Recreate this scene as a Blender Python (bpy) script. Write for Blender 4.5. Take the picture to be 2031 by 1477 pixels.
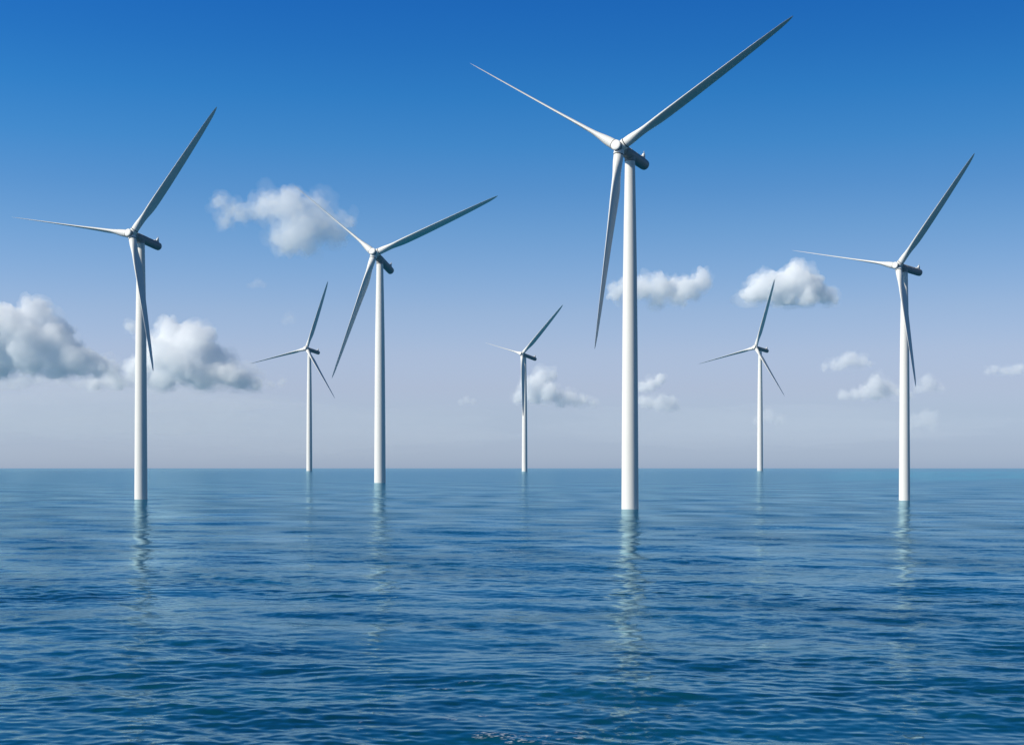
import bpy, bmesh, math, random
import numpy as np
from mathutils import Vector, Matrix, noise

R = math.radians
scene = bpy.context.scene
COL = scene.collection
for o in list(bpy.data.objects):
    bpy.data.objects.remove(o, do_unlink=True)

# ------------------------------------------------------------------ camera
F, CX, HY, EYE = 2800.0, 1015.5, 928.0, 10.0        # focal length in photo pixels, horizon row, eye height in metres
cam_data = bpy.data.cameras.new('camera')
cam = bpy.data.objects.new('camera', cam_data)
COL.objects.link(cam)
cam.location = (0, 0, EYE)
cam.rotation_euler = (R(90), 0, 0)
cam_data.sensor_width = 36.0
cam_data.lens = 36.0 * F / 2031.0
cam_data.shift_y = (HY - 738.5) / 2031.0
cam_data.clip_start = 0.5
cam_data.clip_end = 250000
scene.camera = cam

# ------------------------------------------------------------------ sky, sun, exposure
SUN_AZ, SUN_EL = R(62), R(34)                        # azimuth counted to the left of the direction back towards the viewer
sun_dir = Vector((-math.sin(SUN_AZ) * math.cos(SUN_EL), -math.cos(SUN_AZ) * math.cos(SUN_EL), math.sin(SUN_EL)))
world = bpy.data.worlds.new('World')
scene.world = world
world.use_nodes = True
wn, wl = world.node_tree.nodes, world.node_tree.links
wn.clear()
wout = wn.new('ShaderNodeOutputWorld')
bg = wn.new('ShaderNodeBackground')
bg.inputs['Strength'].default_value = 0.1
sky = wn.new('ShaderNodeTexSky')
sky.sky_type = 'NISHITA'
sky.sun_disc = False
sky.sun_elevation = SUN_EL
sky.sun_rotation = math.atan2(sun_dir.x, sun_dir.y)
sky.altitude = 0
sky.air_density = 1.0
sky.dust_density = 1.0
sky.ozone_density = 1.5
tc = wn.new('ShaderNodeTexCoord')
sep = wn.new('ShaderNodeSeparateXYZ')
wl.new(tc.outputs['Generated'], sep.inputs[0])
ramp = wn.new('ShaderNodeValToRGB')
ramp.color_ramp.interpolation = 'LINEAR'
wl.new(sep.outputs['Z'], ramp.inputs[0])
AIR = [(0.0007, (1.256, 1.54, 2.509)), (0.0046, (1.182, 1.465, 2.393)), (0.0171, (0.989, 1.212, 2.017)), (0.0375, (0.914, 1.042, 1.617)), (0.0563, (0.97, 0.989, 1.427)),
       (0.0801, (1.004, 1.0, 1.345)), (0.1093, (0.902, 0.973, 1.283)), (0.1362, (0.732, 0.924, 1.262)), (0.1649, (0.559, 0.865, 1.232)), (0.1911, (0.405, 0.792, 1.213)),
       (0.2222, (0.254, 0.747, 1.226)), (0.2549, (0.155, 0.678, 1.221)), (0.2836, (0.111, 0.601, 1.201)), (0.3115, (0.085, 0.546, 1.2)), (0.42, (0.12, 0.44, 0.8)),
       (0.6, (0.18, 0.38, 0.58)), (1.0, (0.22, 0.36, 0.5))]      # air tint by sine of elevation


def set_ramp(r, stops):
    el = r.color_ramp.elements
    while len(el) > 1:
        el.remove(el[0])
    el[0].position, el[0].color = stops[0][0], (*stops[0][1], 1)
    for p, c in stops[1:]:
        e = el.new(p)
        e.color = (*c, 1)
set_ramp(ramp, AIR or [(0.0, (1, 1, 1))])
mul = wn.new('ShaderNodeVectorMath')
mul.operation = 'MULTIPLY'
wl.new(sky.outputs[0], mul.inputs[0])
wl.new(ramp.outputs[0], mul.inputs[1])
side = wn.new('ShaderNodeMapRange')                    # slightly paler towards the sun's side
wl.new(sep.outputs['X'], side.inputs[0])
side.inputs[1].default_value, side.inputs[2].default_value = -0.5, 0.5
side.inputs[3].default_value, side.inputs[4].default_value = 1.2, 0.82
mul2 = wn.new('ShaderNodeVectorMath')
mul2.operation = 'SCALE'
wl.new(mul.outputs[0], mul2.inputs[0])
wl.new(side.outputs[0], mul2.inputs['Scale'])
wl.new(mul2.outputs[0], bg.inputs['Color'])
wl.new(bg.outputs[0], wout.inputs[0])

sun_data = bpy.data.lights.new('sun', 'SUN')
sun_data.energy = 5.0
sun_data.angle = R(0.53)
sun_data.color = (1.0, 0.94, 0.82)
sun = bpy.data.objects.new('sun', sun_data)
COL.objects.link(sun)
sun.rotation_euler = sun_dir.to_track_quat('Z', 'Y').to_euler()
sun.location = (0, 0, 300)

scene.view_settings.view_transform = 'Standard'
scene.view_settings.look = 'None'
scene.view_settings.exposure = 0
scene.view_settings.gamma = 1
cy = scene.cycles
cy.max_bounces = 42
cy.volume_bounces = 40
cy.transparent_max_bounces = 24
cy.use_denoising = True
cy.caustics_reflective = False
cy.caustics_refractive = False


# ------------------------------------------------------------------ helpers
def at(px, py, depth):
    return Vector(((px - CX) / F * depth, depth, EYE + (HY - py) / F * depth))


def mat(name):
    m = bpy.data.materials.new(name)
    m.use_nodes = True
    return m, m.node_tree.nodes, m.node_tree.links


def link_mesh(name, me, m, parent=None, smooth=True):
    o = bpy.data.objects.new(name, me)
    COL.objects.link(o)
    if m:
        me.materials.append(m)
    if smooth:
        me.polygons.foreach_set('use_smooth', [True] * len(me.polygons))
    o.parent = parent
    return o


def obj(name, bm, m, parent=None, smooth=True, sharp=35):
    bmesh.ops.recalc_face_normals(bm, faces=bm.faces)
    for e in bm.edges:
        if len(e.link_faces) == 2 and e.calc_face_angle(0) > R(sharp):
            e.smooth = False
    me = bpy.data.meshes.new(name)
    bm.to_mesh(me)
    bm.free()
    return link_mesh(name, me, m, parent, smooth)


def rings(bm, loops, cap0=True, cap1=True):
    vs = [[bm.verts.new(p) for p in l] for l in loops]
    n = len(vs[0])
    for a, b in zip(vs, vs[1:]):
        for i in range(n):
            bm.faces.new((a[i], a[(i + 1) % n], b[(i + 1) % n], b[i]))
    if cap0:
        bm.faces.new(vs[0][::-1])
    if cap1:
        bm.faces.new(vs[-1])


def lathe(bm, prof, axis='Z', n=64, M=None):
    loops = []
    for h, r in prof:
        l = []
        for i in range(n):
            a = 2 * math.pi * i / n
            p = Vector((r * math.cos(a), r * math.sin(a), h)) if axis == 'Z' else Vector((r * math.cos(a), h, r * math.sin(a)))
            l.append(M @ p if M else p)
        loops.append(l)
    rings(bm, loops)


# ------------------------------------------------------------------ sea
def build_water():
    rng = np.random.default_rng(11)
    f = F * 1024 / 2031
    dy = np.concatenate([np.arange(500, 130, -0.5), np.arange(130, 0.6, -0.22)])
    r_main = EYE * f / dy
    r_near = np.linspace(0.3, r_main[0] * 0.93, 14)
    r_far = np.geomspace(r_main[-1] * 1.15, 90000, 14)
    rr = np.concatenate([r_near, r_main, r_far])
    a_fine = np.linspace(-R(24), R(24), 1200)
    a_side = np.linspace(R(24), R(336), 60)[1:-1]
    aa = np.concatenate([a_fine, a_side])
    na, nr = len(aa), len(rr)
    A, RR = np.meshgrid(aa, rr)
    X, Y = RR * np.sin(A), RR * np.cos(A)
    dr = np.gradient(rr)[:, None] * np.ones_like(A)
    dr = np.where(np.abs((A + np.pi) % (2 * np.pi) - np.pi) > R(24.01), dr * 60, dr)
    Z = np.zeros_like(X)
    Zs = np.zeros_like(X)
    DX = np.zeros_like(X)
    DY = np.zeros_like(X)
    # slow patches: wind ruffles some of the surface more than the rest
    patch = np.zeros_like(X)
    for k in range(24):
        lam = np.exp(rng.uniform(np.log(12), np.log(90)))
        th = rng.uniform(0, 2 * np.pi)
        wv = np.clip((lam / (dr * 3.0) - 0.7) / 0.8, 0, 1)
        patch += wv * np.sin(2 * np.pi / lam * (X * np.cos(th) + Y * np.sin(th)) + rng.uniform(0, 6.28))
    patch = np.clip(0.95 + 0.24 * patch / np.sqrt(12), 0.4, 1.6)
    lost = np.zeros_like(X)
    bands = [((16, 44), 0.018, 12, 24), ((7, 16), 0.021, 24, 32), ((2.6, 7), 0.036, 36, 42),
             ((1.0, 2.6), 0.055, 44, 48), ((0.4, 1.0), 0.072, 48, 52)]
    for (l0, l1), slope, n, spread in bands:
        s1 = slope * math.sqrt(2.0 / n)
        for k in range(n):
            lam = np.exp(rng.uniform(np.log(l0), np.log(l1)))
            th = R(-90 - 9) + rng.normal(0, R(spread))        # towards the viewer
            kk = 2 * np.pi / lam
            kx, ky = kk * math.cos(th), kk * math.sin(th)
            ph = rng.uniform(0, 6.28)
            w = np.clip((lam / (dr * 4.5) - 0.7) / 0.8, 0, 1)
            lost += (1 - w) ** 2 * (s1 * s1 / 2)
            if l1 <= 7:
                w = w * patch
            rows = np.nonzero(w.max(axis=1) > 0)[0]
            if len(rows) == 0:
                continue
            sl = slice(rows[0], rows[-1] + 1)
            arg = kx * X[sl] + ky * Y[sl] + ph
            amp = s1 / kk
            s, c = np.sin(arg), np.cos(arg)
            Z[sl] += w[sl] * amp * s
            DX[sl] += w[sl] * amp * 0.45 * c * math.cos(th)
            DY[sl] += w[sl] * amp * 0.45 * c * math.sin(th)
            if l1 <= 7:
                Zs[sl] += w[sl] * s / np.sqrt(88 / 2)
    # foam flecks near the viewer: where the small crests break
    foam = np.zeros_like(X)
    for px, py, sx, sy in ((900, 1368, 60, 16), (940, 1420, 70, 10), (1010, 1462, 90, 10), (1120, 1455, 75, 9),
                           (1060, 1390, 40, 8), (1560, 1066, 70, 8), (1770, 1062, 60, 7), (110, 1068, 90, 8),
                           (1010, 1096, 45, 8), (715, 1440, 8, 8)):
        y0 = EYE * F / (py - HY)
        U = CX + F * X / np.maximum(Y, 1)
        V = HY + F * EYE / np.maximum(Y, 1)
        foam = np.maximum(foam, np.exp(-((U - px) / sx) ** 2 - ((V - py) / sy) ** 2) * (Y > 5))
    foam = foam * np.clip((Zs - 0.2) / 1.0, 0, 1)
    # a little froth round the near towers, its white painting in reflections at their feet
    for (px, py), rad in (((1249.5, 1010), 2.1), ((279.5, 990), 2.1), ((753.5, 957), 3.9), ((1794, 992), 1.8)):
        y0 = EYE * F / (py - HY)
        x0 = (px - CX) / F * y0
        d = np.hypot(X - x0, Y - y0) - rad
        foam = np.maximum(foam, 0.8 * np.exp(-(np.maximum(d, 0) / 1.6) ** 2) * (d > -1.5))
    X2, Y2 = X + DX, Y + DY
    co = np.stack([X2, Y2, Z], -1).reshape(-1, 3)
    idx = np.arange(nr * na).reshape(nr, na)
    a, b = idx[:-1], idx[1:]
    a2, b2 = np.roll(a, -1, 1), np.roll(b, -1, 1)
    quads = np.stack([a, a2, b2, b], -1).reshape(-1, 4)
    # fine columns run left to right, so keep the winding facing up
    quads = quads[:, ::-1]
    me = bpy.data.meshes.new('sea')
    me.vertices.add(len(co))
    me.vertices.foreach_set('co', co.astype(np.float32).ravel())
    nq = len(quads)
    me.loops.add(nq * 4)
    me.loops.foreach_set('vertex_index', quads.astype(np.int32).ravel())
    me.polygons.add(nq)
    me.polygons.foreach_set('loop_start', np.arange(0, nq * 4, 4, dtype=np.int32))
    me.update(calc_edges=True)
    ra = me.attributes.new('ruffle', 'FLOAT', 'POINT')
    ra.data.foreach_set('value', (np.sqrt(lost + 0.045 ** 2) * patch * (1 - 0.45 * np.clip(np.log(RR / 2200) / 2, 0, 1))).astype(np.float32).ravel())
    at_ = me.attributes.new('foam', 'FLOAT', 'POINT')
    at_.data.foreach_set('value', foam.astype(np.float32).ravel())
    m, n, l = mat('sea_water')
    p = n['Principled BSDF']
    p.inputs['Roughness'].default_value = 0.045
    p.inputs['Specular IOR Level'].default_value = 0.0
    glo = n.new('ShaderNodeBsdfGlossy')
    glo.distribution = 'GGX'
    glo.inputs['Color'].default_value = (0.58, 0.85, 0.96, 1)
    surf = n.new('ShaderNodeMixShader')
    l.new(p.outputs[0], surf.inputs[1])
    l.new(glo.outputs[0], surf.inputs[2])
    l.new(surf.outputs[0], n['Material Output'].inputs['Surface'])
    geo = n.new('ShaderNodeNewGeometry')
    # body colour of the water: deep blue with slow drifts, turquoise over the far shallows
    nz = n.new('ShaderNodeTexNoise')
    mp = n.new('ShaderNodeMapping')
    mp.inputs['Scale'].default_value = (0.012, 0.03, 0.02)
    l.new(geo.outputs['Position'], mp.inputs[0])
    l.new(mp.outputs[0], nz.inputs['Vector'])
    nz.inputs['Detail'].default_value = 4
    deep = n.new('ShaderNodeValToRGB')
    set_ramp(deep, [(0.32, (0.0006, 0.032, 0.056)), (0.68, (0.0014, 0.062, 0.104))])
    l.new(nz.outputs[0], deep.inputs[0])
    sp = n.new('ShaderNodeSeparateXYZ')
    l.new(geo.outputs['Position'], sp.inputs[0])

    def mrange(src, a0, a1, b0=0.0, b1=1.0):
        q = n.new('ShaderNodeMapRange')
        q.interpolation_type = 'SMOOTHSTEP'
        l.new(src, q.inputs[0])
        q.inputs[1].default_value, q.inputs[2].default_value = a0, a1
        q.inputs[3].default_value, q.inputs[4].default_value = b0, b1
        return q.outputs[0]

    def math2(op, a, b):
        q = n.new('ShaderNodeMath')
        q.operation = op
        for i, v in enumerate((a, b)):
            if isinstance(v, (int, float)):
                q.inputs[i].default_value = v
            else:
                l.new(v, q.inputs[i])
        return q.outputs[0]
    rx = math2('DIVIDE', sp.outputs['X'], sp.outputs['Y'])
    sh = math2('MULTIPLY', mrange(rx, 0.19, 0.27), math2('MULTIPLY', mrange(sp.outputs['Y'], 950, 1400), mrange(sp.outputs['Y'], 5500, 3800)))
    nz2 = n.new('ShaderNodeTexNoise')
    mp2 = n.new('ShaderNodeMapping')
    mp2.inputs['Scale'].default_value = (0.006, 0.0022, 0.01)
    l.new(geo.outputs['Position'], mp2.inputs[0])
    l.new(mp2.outputs[0], nz2.inputs['Vector'])
    nz2.inputs['Detail'].default_value = 3
    sh = math2('MULTIPLY', sh, mrange(nz2.outputs[0], 0.38, 0.68))
    mx = n.new('ShaderNodeMix')
    mx.data_type = 'RGBA'
    l.new(sh, mx.inputs[0])
    mo = n.new('ShaderNodeMix')                           # body colour graded by distance: darker blue near the viewer, paler blue farther out
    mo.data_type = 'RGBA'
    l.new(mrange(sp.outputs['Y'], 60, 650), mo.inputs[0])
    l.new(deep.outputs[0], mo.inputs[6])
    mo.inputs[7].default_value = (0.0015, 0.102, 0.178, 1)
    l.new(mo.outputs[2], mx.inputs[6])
    mx.inputs[7].default_value = (0.012, 0.40, 0.48, 1)
    # foam
    fa = n.new('ShaderNodeAttribute')
    fa.attribute_name = 'foam'
    nz3 = n.new('ShaderNodeTexNoise')
    nz3.inputs['Scale'].default_value = 7.0
    nz3.inputs['Detail'].default_value = 6
    mp3 = n.new('ShaderNodeMapping')
    mp3.inputs['Scale'].default_value = (0.6, 1.6, 1)
    l.new(geo.outputs['Position'], mp3.inputs[0])
    l.new(mp3.outputs[0], nz3.inputs['Vector'])
    fm = math2('MULTIPLY', mrange(nz3.outputs[0], 0.53, 0.66), mrange(fa.outputs['Fac'], 0.12, 0.5))
    mx2 = n.new('ShaderNodeMix')
    mx2.data_type = 'RGBA'
    l.new(fm, mx2.inputs[0])
    l.new(mx.outputs[2], mx2.inputs[6])
    mx2.inputs[7].default_value = (0.62, 0.66, 0.68, 1)
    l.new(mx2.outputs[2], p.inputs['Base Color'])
    # ripples too fine for the mesh tilt the surface by as much slope as the mesh leaves out
    ruf = n.new('ShaderNodeAttribute')
    ruf.attribute_name = 'ruffle'

    def vmath(op, a, b):
        q = n.new('ShaderNodeVectorMath')
        q.operation = op
        for k, v in enumerate((a, b)):
            if isinstance(v, tuple):
                q.inputs[k].default_value = v
            elif v is not None:
                l.new(v, q.inputs[k])
        return q

    def ripple(scale, stretch, weight, detail, rot):
        mpb = n.new('ShaderNodeMapping')
        mpb.inputs['Scale'].default_value = (stretch, 1.0, 1.0)
        mpb.inputs['Rotation'].default_value = (0, 0, R(rot))
        l.new(geo.outputs['Position'], mpb.inputs[0])
        t = n.new('ShaderNodeTexNoise')
        t.inputs['Scale'].default_value = scale
        t.inputs['Detail'].default_value = detail
        t.inputs['Roughness'].default_value = 0.6
        l.new(mpb.outputs[0], t.inputs['Vector'])
        c = vmath('SUBTRACT', t.outputs['Color'], (0.5, 0.5, 0.5))
        return vmath('MULTIPLY', c.outputs[0], (0.7 * weight, weight, 0)).outputs[0]
    both = vmath('ADD', ripple(0.13, 0.5, 6.0, 5, 8), ripple(3.0, 0.6, 5.5, 4, -12))
    sc_ = vmath('SCALE', both.outputs[0], None)
    l.new(math2('MULTIPLY', ruf.outputs['Fac'], 0.55), sc_.inputs['Scale'])
    gloss = math2('POWER', math2('MULTIPLY', ruf.outputs['Fac'], 0.20), 0.5)
    l.new(math2('ADD', gloss, math2('MULTIPLY', fm, 0.4)), glo.inputs['Roughness'])
    p.inputs['Roughness'].default_value = 0.8
    tilt = vmath('ADD', geo.outputs['Normal'], sc_.outputs[0])
    wave_n = vmath('NORMALIZE', tilt.outputs[0], None).outputs[0]
    for nd in (p, glo):
        l.new(wave_n, nd.inputs['Normal'])
    # reflectance of a ruffled sea: the slopes the mesh leaves out keep it from turning into a mirror at the horizon
    dot = vmath('DOT_PRODUCT', geo.outputs['Incoming'], None)
    l.new(wave_n, dot.inputs[1])
    cosv = math2('MAXIMUM', dot.outputs['Value'], 0.0)
    sig = math2('MULTIPLY', ruf.outputs['Fac'], 0.65)
    ceff = math2('MINIMUM', math2('POWER', math2('ADD', math2('MULTIPLY', cosv, cosv), math2('MULTIPLY', sig, sig)), 0.5), 1.0)
    schlick = math2('ADD', 0.02, math2('MULTIPLY', 0.98, math2('POWER', math2('SUBTRACT', 1.0, ceff), 5.0)))
    l.new(schlick, surf.inputs[0])
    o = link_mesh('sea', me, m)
    o['kind'] = 'structure'
    o['label'] = 'deep blue rippled sea reaching the horizon'
    return o


build_water()

# ------------------------------------------------------------------ wind turbines
def paint(name, col, rough=0.45, dirt=0.06):
    m, n, l = mat(name)
    p = n['Principled BSDF']
    tcn = n.new('ShaderNodeTexCoord')
    t = n.new('ShaderNodeTexNoise')
    t.inputs['Scale'].default_value = 0.35
    t.inputs['Detail'].default_value = 6
    mp = n.new('ShaderNodeMapping')
    mp.inputs['Scale'].default_value = (1, 1, 0.25)
    l.new(tcn.outputs['Object'], mp.inputs[0])
    l.new(mp.outputs[0], t.inputs['Vector'])
    r = n.new('ShaderNodeValToRGB')
    set_ramp(r, [(0.25, tuple(c * (1 - dirt) for c in col)), (0.7, col)])
    l.new(t.outputs[0], r.inputs[0])
    l.new(r.outputs[0], p.inputs['Base Color'])
    p.inputs['Roughness'].default_value = rough
    p.inputs['Specular IOR Level'].default_value = 0.2
    return m


WHITE = paint('white_turbine_paint', (0.76, 0.75, 0.71))
GREY = paint('nacelle_grey_hub_shade', (0.30, 0.31, 0.31))
SEAL = paint('dark_rubber_seal', (0.03, 0.03, 0.032), 0.7)

TOWER_H = 80.0


def tower_bm():
    bm = bmesh.new()
    prof = [(-6, 2.09), (0, 2.07), (12, 2.02), (26, 1.94), (40, 1.84), (54, 1.70), (66, 1.50), (75, 1.32), (TOWER_H, 1.22)]
    pts = []
    for k in range(57):                                  # smooth taper with slim bolted flanges between the cans
        h = -6 + (TOWER_H + 6) * k / 56
        pts.append((h, float(np.interp(h, [a for a, _ in prof], [b for _, b in prof]))))
    lathe(bm, pts, n=72)
    for h in (22.0, 48.0):
        r = float(np.interp(h, [a for a, _ in prof], [b for _, b in prof]))
        lathe(bm, [(h - 0.07, r - 0.05), (h - 0.06, r + 0.022), (h + 0.06, r + 0.02), (h + 0.07, r - 0.05)], n=72)
    return bm


def nacelle_bm():
    bm = bmesh.new()
    prof = [(1.95, 1.15), (2.05, 1.28), (2.2, 1.33), (5.0, 1.37), (11.5, 1.37), (13.1, 1.34), (13.7, 1.28), (14.05, 1.02), (14.22, 0.6), (14.27, 0.15)]
    lathe(bm, prof, axis='Y', n=64)
    # roof hatch rails
    for y in (4.2, 7.6):
        lathe(bm, [(y - 0.05, 1.3), (y - 0.04, 1.39), (y + 0.04, 1.39), (y + 0.05, 1.3)], axis='Y', n=64)
    return bm


def mast_bm():
    bm = bmesh.new()
    def slab(x, y0, y1, z0, y2, y3, z1, t):
        loops = []
        for (ya, yb, z, tt) in ((y0, y1, z0, t), (y2, y3, z1, t * 0.7)):
            loops.append([Vector((x - tt, ya, z)), Vector((x + tt, ya, z)), Vector((x + tt, yb, z)), Vector((x - tt, yb, z))])
        rings(bm, loops)
    slab(0, 11.9, 13.35, 1.25, 12.75, 13.1, 2.7, 0.34)   # swept fin
    slab(0, 12.85, 13.05, 2.7, 12.9, 13.0, 3.3, 0.05)   # wind vane post
    slab(0, 12.65, 13.25, 2.98, 12.7, 13.2, 3.06, 0.05)
    slab(0.0, 10.9, 11.88, 1.3, 11.0, 11.8, 1.6, 0.5)    # hatch box
    return bm


def hub_bm():
    bm = bmesh.new()
    prof = [(-1.75, 1.1), (-1.70, 1.2), (-1.3, 1.22), (0, 1.28), (1.4, 1.30), (1.75, 1.22), (1.95, 1.1)]
    lathe(bm, prof, axis='Y', n=64)
    return bm


def cap_bm():
    bm = bmesh.new()
    lathe(bm, [(-2.22, 0.25), (-2.2, 0.7), (-2.13, 1.08), (-2.03, 1.21), (-1.95, 1.24), (-1.72, 1.25), (-1.70, 1.0)], axis='Y', n=64)
    return bm


def blade_bm():
    bm = bmesh.new()
    rr = [1.9, 2.6, 3.5, 4.6, 6, 7.6, 9.4, 11.5, 14, 17, 20.5, 24, 28, 32, 36, 40, 43.5, 46.3, 48.2, 49.3, 49.85, 50]
    loops = []
    N = 40
    for r in rr:
        chord = float(np.interp(r, [0, 3, 6, 9, 12, 20, 30, 40, 46, 49, 50], [2.36, 2.36, 2.9, 3.75, 4.05, 3.6, 2.95, 2.15, 1.5, 0.8, 0.15]))
        thick = float(np.interp(r, [0, 3, 6, 9, 12, 20, 30, 40, 46, 49, 50], [1.0, 1.0, 0.78, 0.54, 0.44, 0.30, 0.23, 0.18, 0.16, 0.16, 0.16]))
        blend = min(1, max(0, (r - 2.6) / 6.5))
        blend = blend * blend * (3 - 2 * blend)
        twist = R(float(np.interp(r, [0, 9, 20, 35, 50], [14, 12, 6, 2, 0])))
        l = []
        for i in range(N):
            t = 2 * math.pi * i / N
            cx = 0.5 * math.cos(t)                       # -0.5 leading .. 0.5 trailing
            circ = Vector((0.5 * math.sin(t) * thick * chord, cx * chord))
            xc = cx + 0.5
            yt = 5 * 0.5 * (0.2969 * math.sqrt(max(xc, 0)) - 0.126 * xc - 0.3516 * xc ** 2 + 0.2843 * xc ** 3 - 0.1036 * xc ** 4) * 2 * thick
            side = 1 if math.sin(t) >= 0 else -1
            foil = Vector((side * yt * 0.5 * chord + 0.03 * chord * (1 - (2 * xc - 1) ** 2), (xc - 0.32) * chord))
            q = circ.lerp(foil, blend)
            # x across the rotor disc, y along the shaft (leading edge upwind, parked and feathered)
            c, s = math.cos(PITCH + twist), math.sin(PITCH + twist)
            l.append(Vector((q.x * c - q.y * s, q.x * s + q.y * c, r)))
        loops.append(l)
    rings(bm, loops)
    return bm


PITCH = R(-9)


def collar_bm():
    bm = bmesh.new()
    lathe(bm, [(0.55, 1.20), (1.2, 1.24), (1.62, 1.30), (1.74, 1.30), (1.80, 1.24)], n=56)
    return bm


def seal_bm():
    bm = bmesh.new()
    lathe(bm, [(1.78, 1.1), (1.79, 1.215), (1.98, 1.215), (1.99, 1.1)], n=56)
    return bm


def yaw_bm():
    bm = bmesh.new()
    lathe(bm, [(-0.05, 1.1), (0.0, 1.16), (0.10, 1.16), (0.11, 1.33), (0.6, 1.34), (1.2, 1.3)], n=56)
    return bm


# base pixel of the tower, yaw, tilt, rotor phase, blade length / distance, coning, hub pixel
TURB = [
    ((1249.5, 1010), 31.5, 7.2, 61.6, .1476, 4.4, (1228.8, 292.6), 'tallest white wind turbine whose blades reach highest, just right of centre'),
    ((279.5, 990), 24.7, 8.8, 39.7, .1091, 4.1, (261.3, 464.6), 'large white wind turbine standing before the cumulus clouds at far left'),
    ((753.5, 957), 22.2, 19.7, 68.1, .0982, 2.4, (742.8, 503.0), 'mid-size white wind turbine with one blade crossing the pale ragged cloud'),
    ((1794, 992), 51.4, 5.7, 42.8, .0932, 5.6, (1781.3, 527.7), 'large white wind turbine at far right, beside the turquoise strip of sea'),
    ((613.5, 933.5), 31.6, 8.8, 18.8, .0498, 3.6, (607.7, 691.2), 'small distant wind turbine left of centre, close behind the mid-size one'),
    ((1040.5, 934.5), 49.8, 13.6, 44.6, .0474, -1.0, (1035.4, 702.0), 'small distant wind turbine in the middle, with one blade hanging down its tower'),
    ((1507.5, 933.5), 48.7, 7.5, 18.4, .0495, 5.1, (1498.3, 689.1), 'small distant wind turbine under the flat-bottomed cloud on the right'),
]
GROUP = 'white wind turbines standing in the sea'


def make_turbine():
    root = bpy.data.objects.new('wind_turbine', None)
    COL.objects.link(root)
    root.empty_display_size = 5
    parts = {'tower': obj('tower', tower_bm(), WHITE, root)}
    parts['yaw'] = obj('yaw_collar', yaw_bm(), GREY, root)
    nac = parts['nacelle'] = obj('nacelle', nacelle_bm(), GREY, root)
    obj('weather_mast', mast_bm(), WHITE, nac, sharp=20)
    parts['hub'] = obj('hub', hub_bm(), GREY, root)  # shade between cap and collars is put into the hub's grey
    obj('nose_cap', cap_bm(), WHITE, parts['hub'])
    b = obj('blade', blade_bm(), WHITE, root, sharp=60)
    obj('root_collar', collar_bm(), WHITE, b)
    obj('root_seal', seal_bm(), SEAL, b)
    blades = [b, copy_tree(b, root), copy_tree(b, root)]
    return root


def copy_tree(o, parent=None):
    c = o.copy()
    COL.objects.link(c)
    c.parent = parent
    for ch in list(o.children):
        copy_tree(ch, c)
    return c


def kind(o):
    return o.name.split('.')[0]


proto = make_turbine()
turbines = [proto] + [copy_tree(proto) for _ in TURB[1:]]
for root, (base, psi, tau, ph, rr, cone, hub, label) in zip(turbines, TURB):
    psi, tau, ph, cone = R(psi), R(tau), R(ph), R(cone)
    yb = EYE * F / (base[1] - HY)
    xb = (base[0] - CX) / F * yb
    # hub depth yh and overhang: hub sits in front of the tower along the shaft
    kx = (hub[0] - CX) / F
    # xb = kx*yh + oh*sin(psi); yb = yh + oh*cos(psi)
    oh = (xb - kx * yb) / (math.sin(psi) - kx * math.cos(psi))
    yh = yb - oh * math.cos(psi)
    s = rr * yh / 50.0
    hz = EYE + (HY - hub[1]) / F * yh
    ohu, hzu = oh / s, hz / s
    print('turbine', 'scale %.2f overhang %.2f hub %.1f dist %.0f' % (s, ohu, hzu, yb))
    root.location = (xb, yb, 0)
    root.rotation_euler = (0, 0, -psi)
    root.scale = (s, s, s)
    root['label'], root['category'], root['group'] = label, 'wind turbine', GROUP
    T = Matrix.Translation((0, -ohu, hzu))
    X = Matrix.Rotation(-tau, 4, 'X')
    top = hzu - ohu * math.tan(tau) - 1.62 / math.cos(tau)
    k = 0
    for ch in root.children:
        nm = kind(ch)
        if nm == 'tower':
            ch.scale = (1, 1, top / TOWER_H)
        elif nm == 'yaw_collar':
            ch.location = (0, 0, top)
        elif nm in ('hub', 'nacelle'):
            ch.matrix_local = T @ X
        elif nm == 'blade':
            ch.matrix_local = T @ X @ Matrix.Rotation(ph - k * 2 * math.pi / 3, 4, 'Y') @ Matrix.Rotation(cone, 4, 'X')
            k += 1

# ------------------------------------------------------------------ clouds
def cloud_mat(name, density, tint):
    m, n, l = mat(name)
    n.remove(n['Principled BSDF'])
    v = n.new('ShaderNodeVolumePrincipled')
    v.inputs['Color'].default_value = (*tint, 1)
    v.inputs['Density'].default_value = density
    v.inputs['Anisotropy'].default_value = -0.25
    l.new(v.outputs[0], n['Material Output'].inputs['Volume'])
    return m


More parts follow.
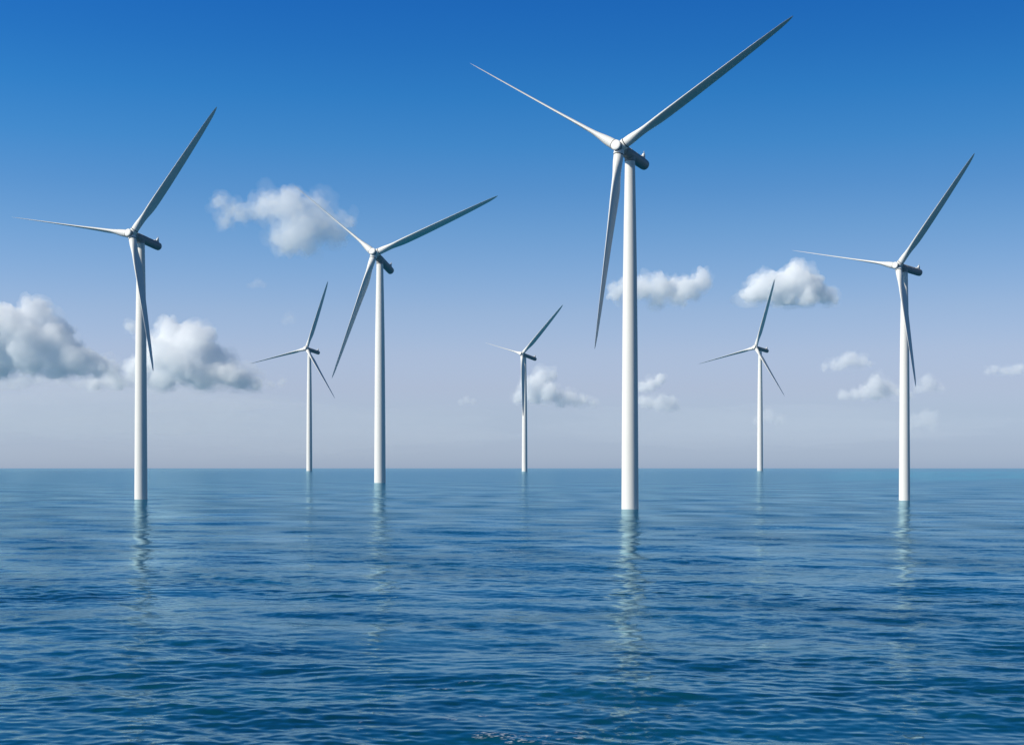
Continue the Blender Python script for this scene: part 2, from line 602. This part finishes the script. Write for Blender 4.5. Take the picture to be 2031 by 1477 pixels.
def puff_mesh(name, balls, u, voxel, grow, octaves, seed, flat_z):
    """blobs merged into one skin, then roughened with billowing noise; u = metres per photo pixel at that distance"""
    bm = bmesh.new()
    for c, r in balls:
        bmesh.ops.create_icosphere(bm, subdivisions=3 if r > 20 * u else 2, radius=r + grow * u, matrix=Matrix.Translation(c))
    me = bpy.data.meshes.new(name)
    bm.to_mesh(me)
    bm.free()
    o = bpy.data.objects.new(name, me)
    COL.objects.link(o)
    md = o.modifiers.new('remesh', 'REMESH')
    md.mode = 'VOXEL'
    md.voxel_size = voxel * u
    me2 = bpy.data.meshes.new_from_object(o.evaluated_get(bpy.context.evaluated_depsgraph_get()))
    o.modifiers.clear()
    o.data = me2
    bpy.data.meshes.remove(me)
    nv = len(me2.vertices)
    co = np.empty(nv * 3, np.float32)
    me2.vertices.foreach_get('co', co)
    co = co.reshape(-1, 3)
    no = np.empty(nv * 3, np.float32)
    me2.vertex_normals.foreach_get('vector', no)
    no = no.reshape(-1, 3)
    out = co.copy()
    off = Vector((seed * 7.1, seed * 3.3, 0))
    for i in range(nv):
        p = Vector(co[i]) / u + off
        h = 0.0
        for sc, a, billow in octaves:
            v = noise.noise(p / sc)
            h += a * ((abs(v) - 0.22) * 1.6 if billow else v)
        out[i] += no[i] * (h * u)
    if flat_z is not None:
        below = out[:, 2] < flat_z
        out[below, 2] = flat_z + (out[below, 2] - flat_z) * 0.22
    me2.vertices.foreach_set('co', out.astype(np.float32).ravel())
    me2.update()
    # merge again so the skin never crosses itself
    md = o.modifiers.new('remesh', 'REMESH')
    md.mode = 'VOXEL'
    md.voxel_size = voxel * u * 0.9
    me3 = bpy.data.meshes.new_from_object(o.evaluated_get(bpy.context.evaluated_depsgraph_get()))
    o.modifiers.clear()
    o.data = me3
    bpy.data.meshes.remove(me2)
    return o


def cloud(label, lobes, depth, thick, tau, seed, flat=None, veil=(0.36, 0.18), group='cumulus clouds above the horizon'):
    """lobes: (px, py, radius px) as seen from the camera; built as real blobs at `depth` metres,
    a dense core inside two thinner, more ragged veils"""
    rnd = random.Random(seed)
    u = depth / F
    core = []
    for px, py, rp in lobes:
        c = at(px, py, depth)
        c.y += rnd.uniform(-0.5, 0.5) * rp * u
        core.append((c, rp * u * 0.86))
        for _ in range(22):
            d = Vector((rnd.gauss(0, 1), rnd.gauss(0, 1), rnd.gauss(0.3, 0.8))).normalized()
            core.append((c + d * (rp * u * 0.80), rp * u * rnd.uniform(0.10, 0.34)))
    rmin = min(l_[2] for l_ in lobes)
    k = min(1.0, max(l_[2] for l_ in lobes) / 36.0)        # small clouds get smaller billows
    zb = None if flat is None else EYE + (HY - flat) / F * depth
    zs = [zb, None if zb is None else zb - 3 * k * u, None if zb is None else zb - 7 * k * u]
    octs = [[(40 * k, 14 * k, 0), (18 * k, 11 * k, 1), (9 * k, 7 * k, 1), (4.5 * k, 4 * k, 1)],
            [(34 * k, 20 * k, 0), (13 * k, 11 * k, 0), (6 * k, 6 * k, 0), (3.4 * k, 3 * k, 0)],
            [(40 * k, 26 * k, 0), (16 * k, 14 * k, 0), (7 * k, 8 * k, 0)]]
    root = None
    for i, (nm, grow, dens) in enumerate((('cloud', -1.0 * k, 1.0), ('veil', 3.0 * k, veil[0]), ('veil', 7.5 * k, veil[1]))):
        o = puff_mesh(nm, core, u, max(1.25, 2.2 * k) if i == 0 else 3.0 * max(k, 0.5), grow, octs[i], seed + i * 31, zs[i])
        o.data.materials.clear()
        o.data.materials.append(cloud_mat('cloud_vapour', tau * dens / (thick * u), (0.9995, 0.999, 0.9985)))
        if root is None:
            root = o
            root['label'], root['category'], root['group'] = label, 'cloud', group
        else:
            o.parent = root
    return root


CL = [
    ('billowing white cumulus cut off by the left edge, with a grey trailing base',
     [(15, 645, 46), (68, 628, 36), (-55, 650, 60), (55, 680, 48), (100, 672, 42), (-10, 705, 48), (60, 715, 36), (120, 702, 40), (160, 716, 32),
      (195, 728, 22), (222, 737, 14), (-70, 715, 50), (110, 730, 24)], 14000, 60, 2.2, 1, 750),
    ('bright white cumulus heap standing behind the large left turbine',
     [(340, 662, 34), (385, 684, 38), (320, 700, 40), (418, 712, 34), (365, 728, 40), (275, 735, 28), (450, 740, 28), (410, 748, 30), (320, 750, 28), (480, 755, 20),
      (230, 755, 18), (190, 764, 13), (505, 766, 14), (262, 648, 9)], 16000, 55, 2.3, 2, 772),
    ('ragged pale cloud high in the blue, crossed by a turbine blade',
     [(575, 415, 42), (538, 410, 34), (590, 460, 46), (634, 445, 38), (625, 408, 24), (565, 478, 30), (508, 418, 22), (480, 425, 20), (455, 420, 20), (436, 402, 17), (448, 438, 15),
      (668, 462, 26), (690, 440, 14), (555, 480, 18), (610, 488, 20)], 12000, 60, 1.0, 3, None),
    ('soft white cloud behind the tower of the tallest turbine',
     [(1388, 560, 23), (1362, 570, 24), (1335, 572, 25), (1305, 570, 25), (1275, 570, 25), (1248, 572, 21), (1226, 582, 16), (1345, 592, 18), (1305, 596, 16)], 13000, 40, 1.3, 4, 614),
    ('compact white cloud with a flat base over the small right turbine',
     [(1580, 556, 32), (1612, 570, 28), (1548, 568, 28), (1515, 572, 26), (1488, 582, 20), (1635, 586, 18), (1560, 586, 24), (1600, 588, 22), (1655, 597, 8)], 13000, 45, 2.4, 5, 603),
    ('small white cloud beside the tower of the middle small turbine',
     [(1072, 750, 22), (1050, 768, 22), (1094, 745, 12), (1085, 778, 22), (1060, 785, 18), (1030, 785, 14), (1105, 785, 15)], 17000, 35, 1.2, 6, 800),
    ('low faint cloud streak right of the middle small turbine',
     [(1130, 790, 17), (1155, 795, 14), (1175, 800, 9), (1112, 796, 14), (1142, 798, 12)], 17000, 30, 0.8, 7, 808),
    ('little puffy cloud right of the tallest turbine tower',
     [(1290, 763, 13), (1308, 752, 11), (1300, 760, 11), (1276, 768, 12)], 17000, 22, 1.1, 8, 777),
    ('faint low puff under the little cloud by the tallest tower',
     [(1325, 798, 17), (1306, 800, 16), (1288, 798, 15), (1274, 796, 12), (1338, 806, 10)], 17000, 25, 0.6, 9, 817),
    ('small faint cloud between the two right-hand turbines, uppermost',
     [(1690, 711, 16), (1672, 718, 17), (1708, 718, 14), (1655, 724, 13), (1636, 726, 9), (1724, 722, 7)], 16000, 28, 0.65, 10, 736),
    ('wide faint cloud with a grey base left of the far right tower',
     [(1738, 760, 20), (1762, 772, 18), (1742, 778, 18), (1718, 778, 16), (1695, 782, 12), (1672, 783, 10), (1785, 780, 12), (1800, 784, 8)], 16000, 30, 0.75, 11, 793),
    ('small faint cloud right of the far right tower',
     [(1838, 756, 14), (1850, 765, 13), (1832, 766, 12), (1822, 770, 9), (1864, 770, 8)], 16000, 28, 0.5, 12, 779),
    ('thin pinkish cloud strip reaching the right edge',
     [(1972, 733, 10), (1988, 736, 10), (2004, 736, 10), (2020, 733, 12), (2040, 733, 12), (1960, 736, 7)], 16000, 22, 0.5, 13, 745),
    ('long flat grey shelf of cloud along the bases of the two left cumulus clouds',
     [(x, 757 + 5 * math.sin(x * 0.05), 13 + 4 * math.sin(x * 0.031 + 1)) for x in range(-80, 560, 22)], 17500, 36, 0.55, 16, 772),
    ('very faint puff low behind the far right turbine, nearest the horizon',
     [(1815, 836, 15), (1838, 828, 18), (1800, 846, 12), (1850, 842, 12)], 17500, 30, 0.3, 17, 858),
    ('very faint puff beside the lower tower of the small right turbine',
     [(1522, 824, 15), (1545, 832, 12), (1505, 834, 12)], 17500, 30, 0.28, 18, 846),
    ('tiny faint puff in the open sky left of the middle small turbine',
     [(925, 793, 9), (915, 797, 8), (940, 796, 7)], 17000, 22, 0.4, 19, 804),
    ('tiny faint wisp under the ragged cloud',
     [(512, 563, 10), (502, 565, 9), (522, 565, 8), (494, 567, 6)], 14000, 25, 0.2, 14, 572),
    ('tiny faint wisp above the small left turbine',
     [(571, 628, 11), (578, 636, 10), (566, 638, 9)], 14000, 25, 0.14, 15, None),
]
for label, lobes, depth, thick, tau_, seed, flat in CL:
    cloud(label, lobes, depth, thick, tau_, seed, flat)


def mist_bank(label, px0, px1, py0, py1, depth, tau, seed):
    """a wide shallow lens of thin cloud lying low over the sea"""
    u = depth / F
    c = at((px0 + px1) / 2, (py0 + py1) / 2, depth)
    bm = bmesh.new()
    bmesh.ops.create_icosphere(bm, subdivisions=6, radius=1.0)
    a, b, h = (px1 - px0) / 2 * u, 900.0, (py1 - py0) / 2 * u
    off = Vector((seed * 5.3, 0, seed))
    for v in bm.verts:
        p = v.co.copy()
        n_ = noise.noise(p * 2.2 + off) * 0.34 + noise.noise(p * 5 + off) * 0.16 + noise.noise(p * 11 + off) * 0.07
        q = p * (1 + n_)
        v.co = Vector((q.x * a, q.y * b, q.z * h))
    me = bpy.data.meshes.new('cloud')
    bm.to_mesh(me)
    bm.free()
    o = link_mesh('cloud', me, cloud_mat('thin_mist', tau / (2 * b), (0.99, 0.99, 0.99)))
    o.location = c
    o['label'], o['category'], o['group'] = label, 'cloud', 'thin mist banks low over the sea'


mist_bank('broad pale mist bank under the two big left cumulus clouds', -260, 560, 742, 872, 20000, 0.5, 1)
mist_bank('long faint mist bank low behind the mid-size turbine', 120, 1000, 800, 905, 22000, 0.22, 2)
mist_bank('faint mist bank low between the tallest and far right turbines', 1060, 1950, 800, 890, 22000, 0.15, 3)
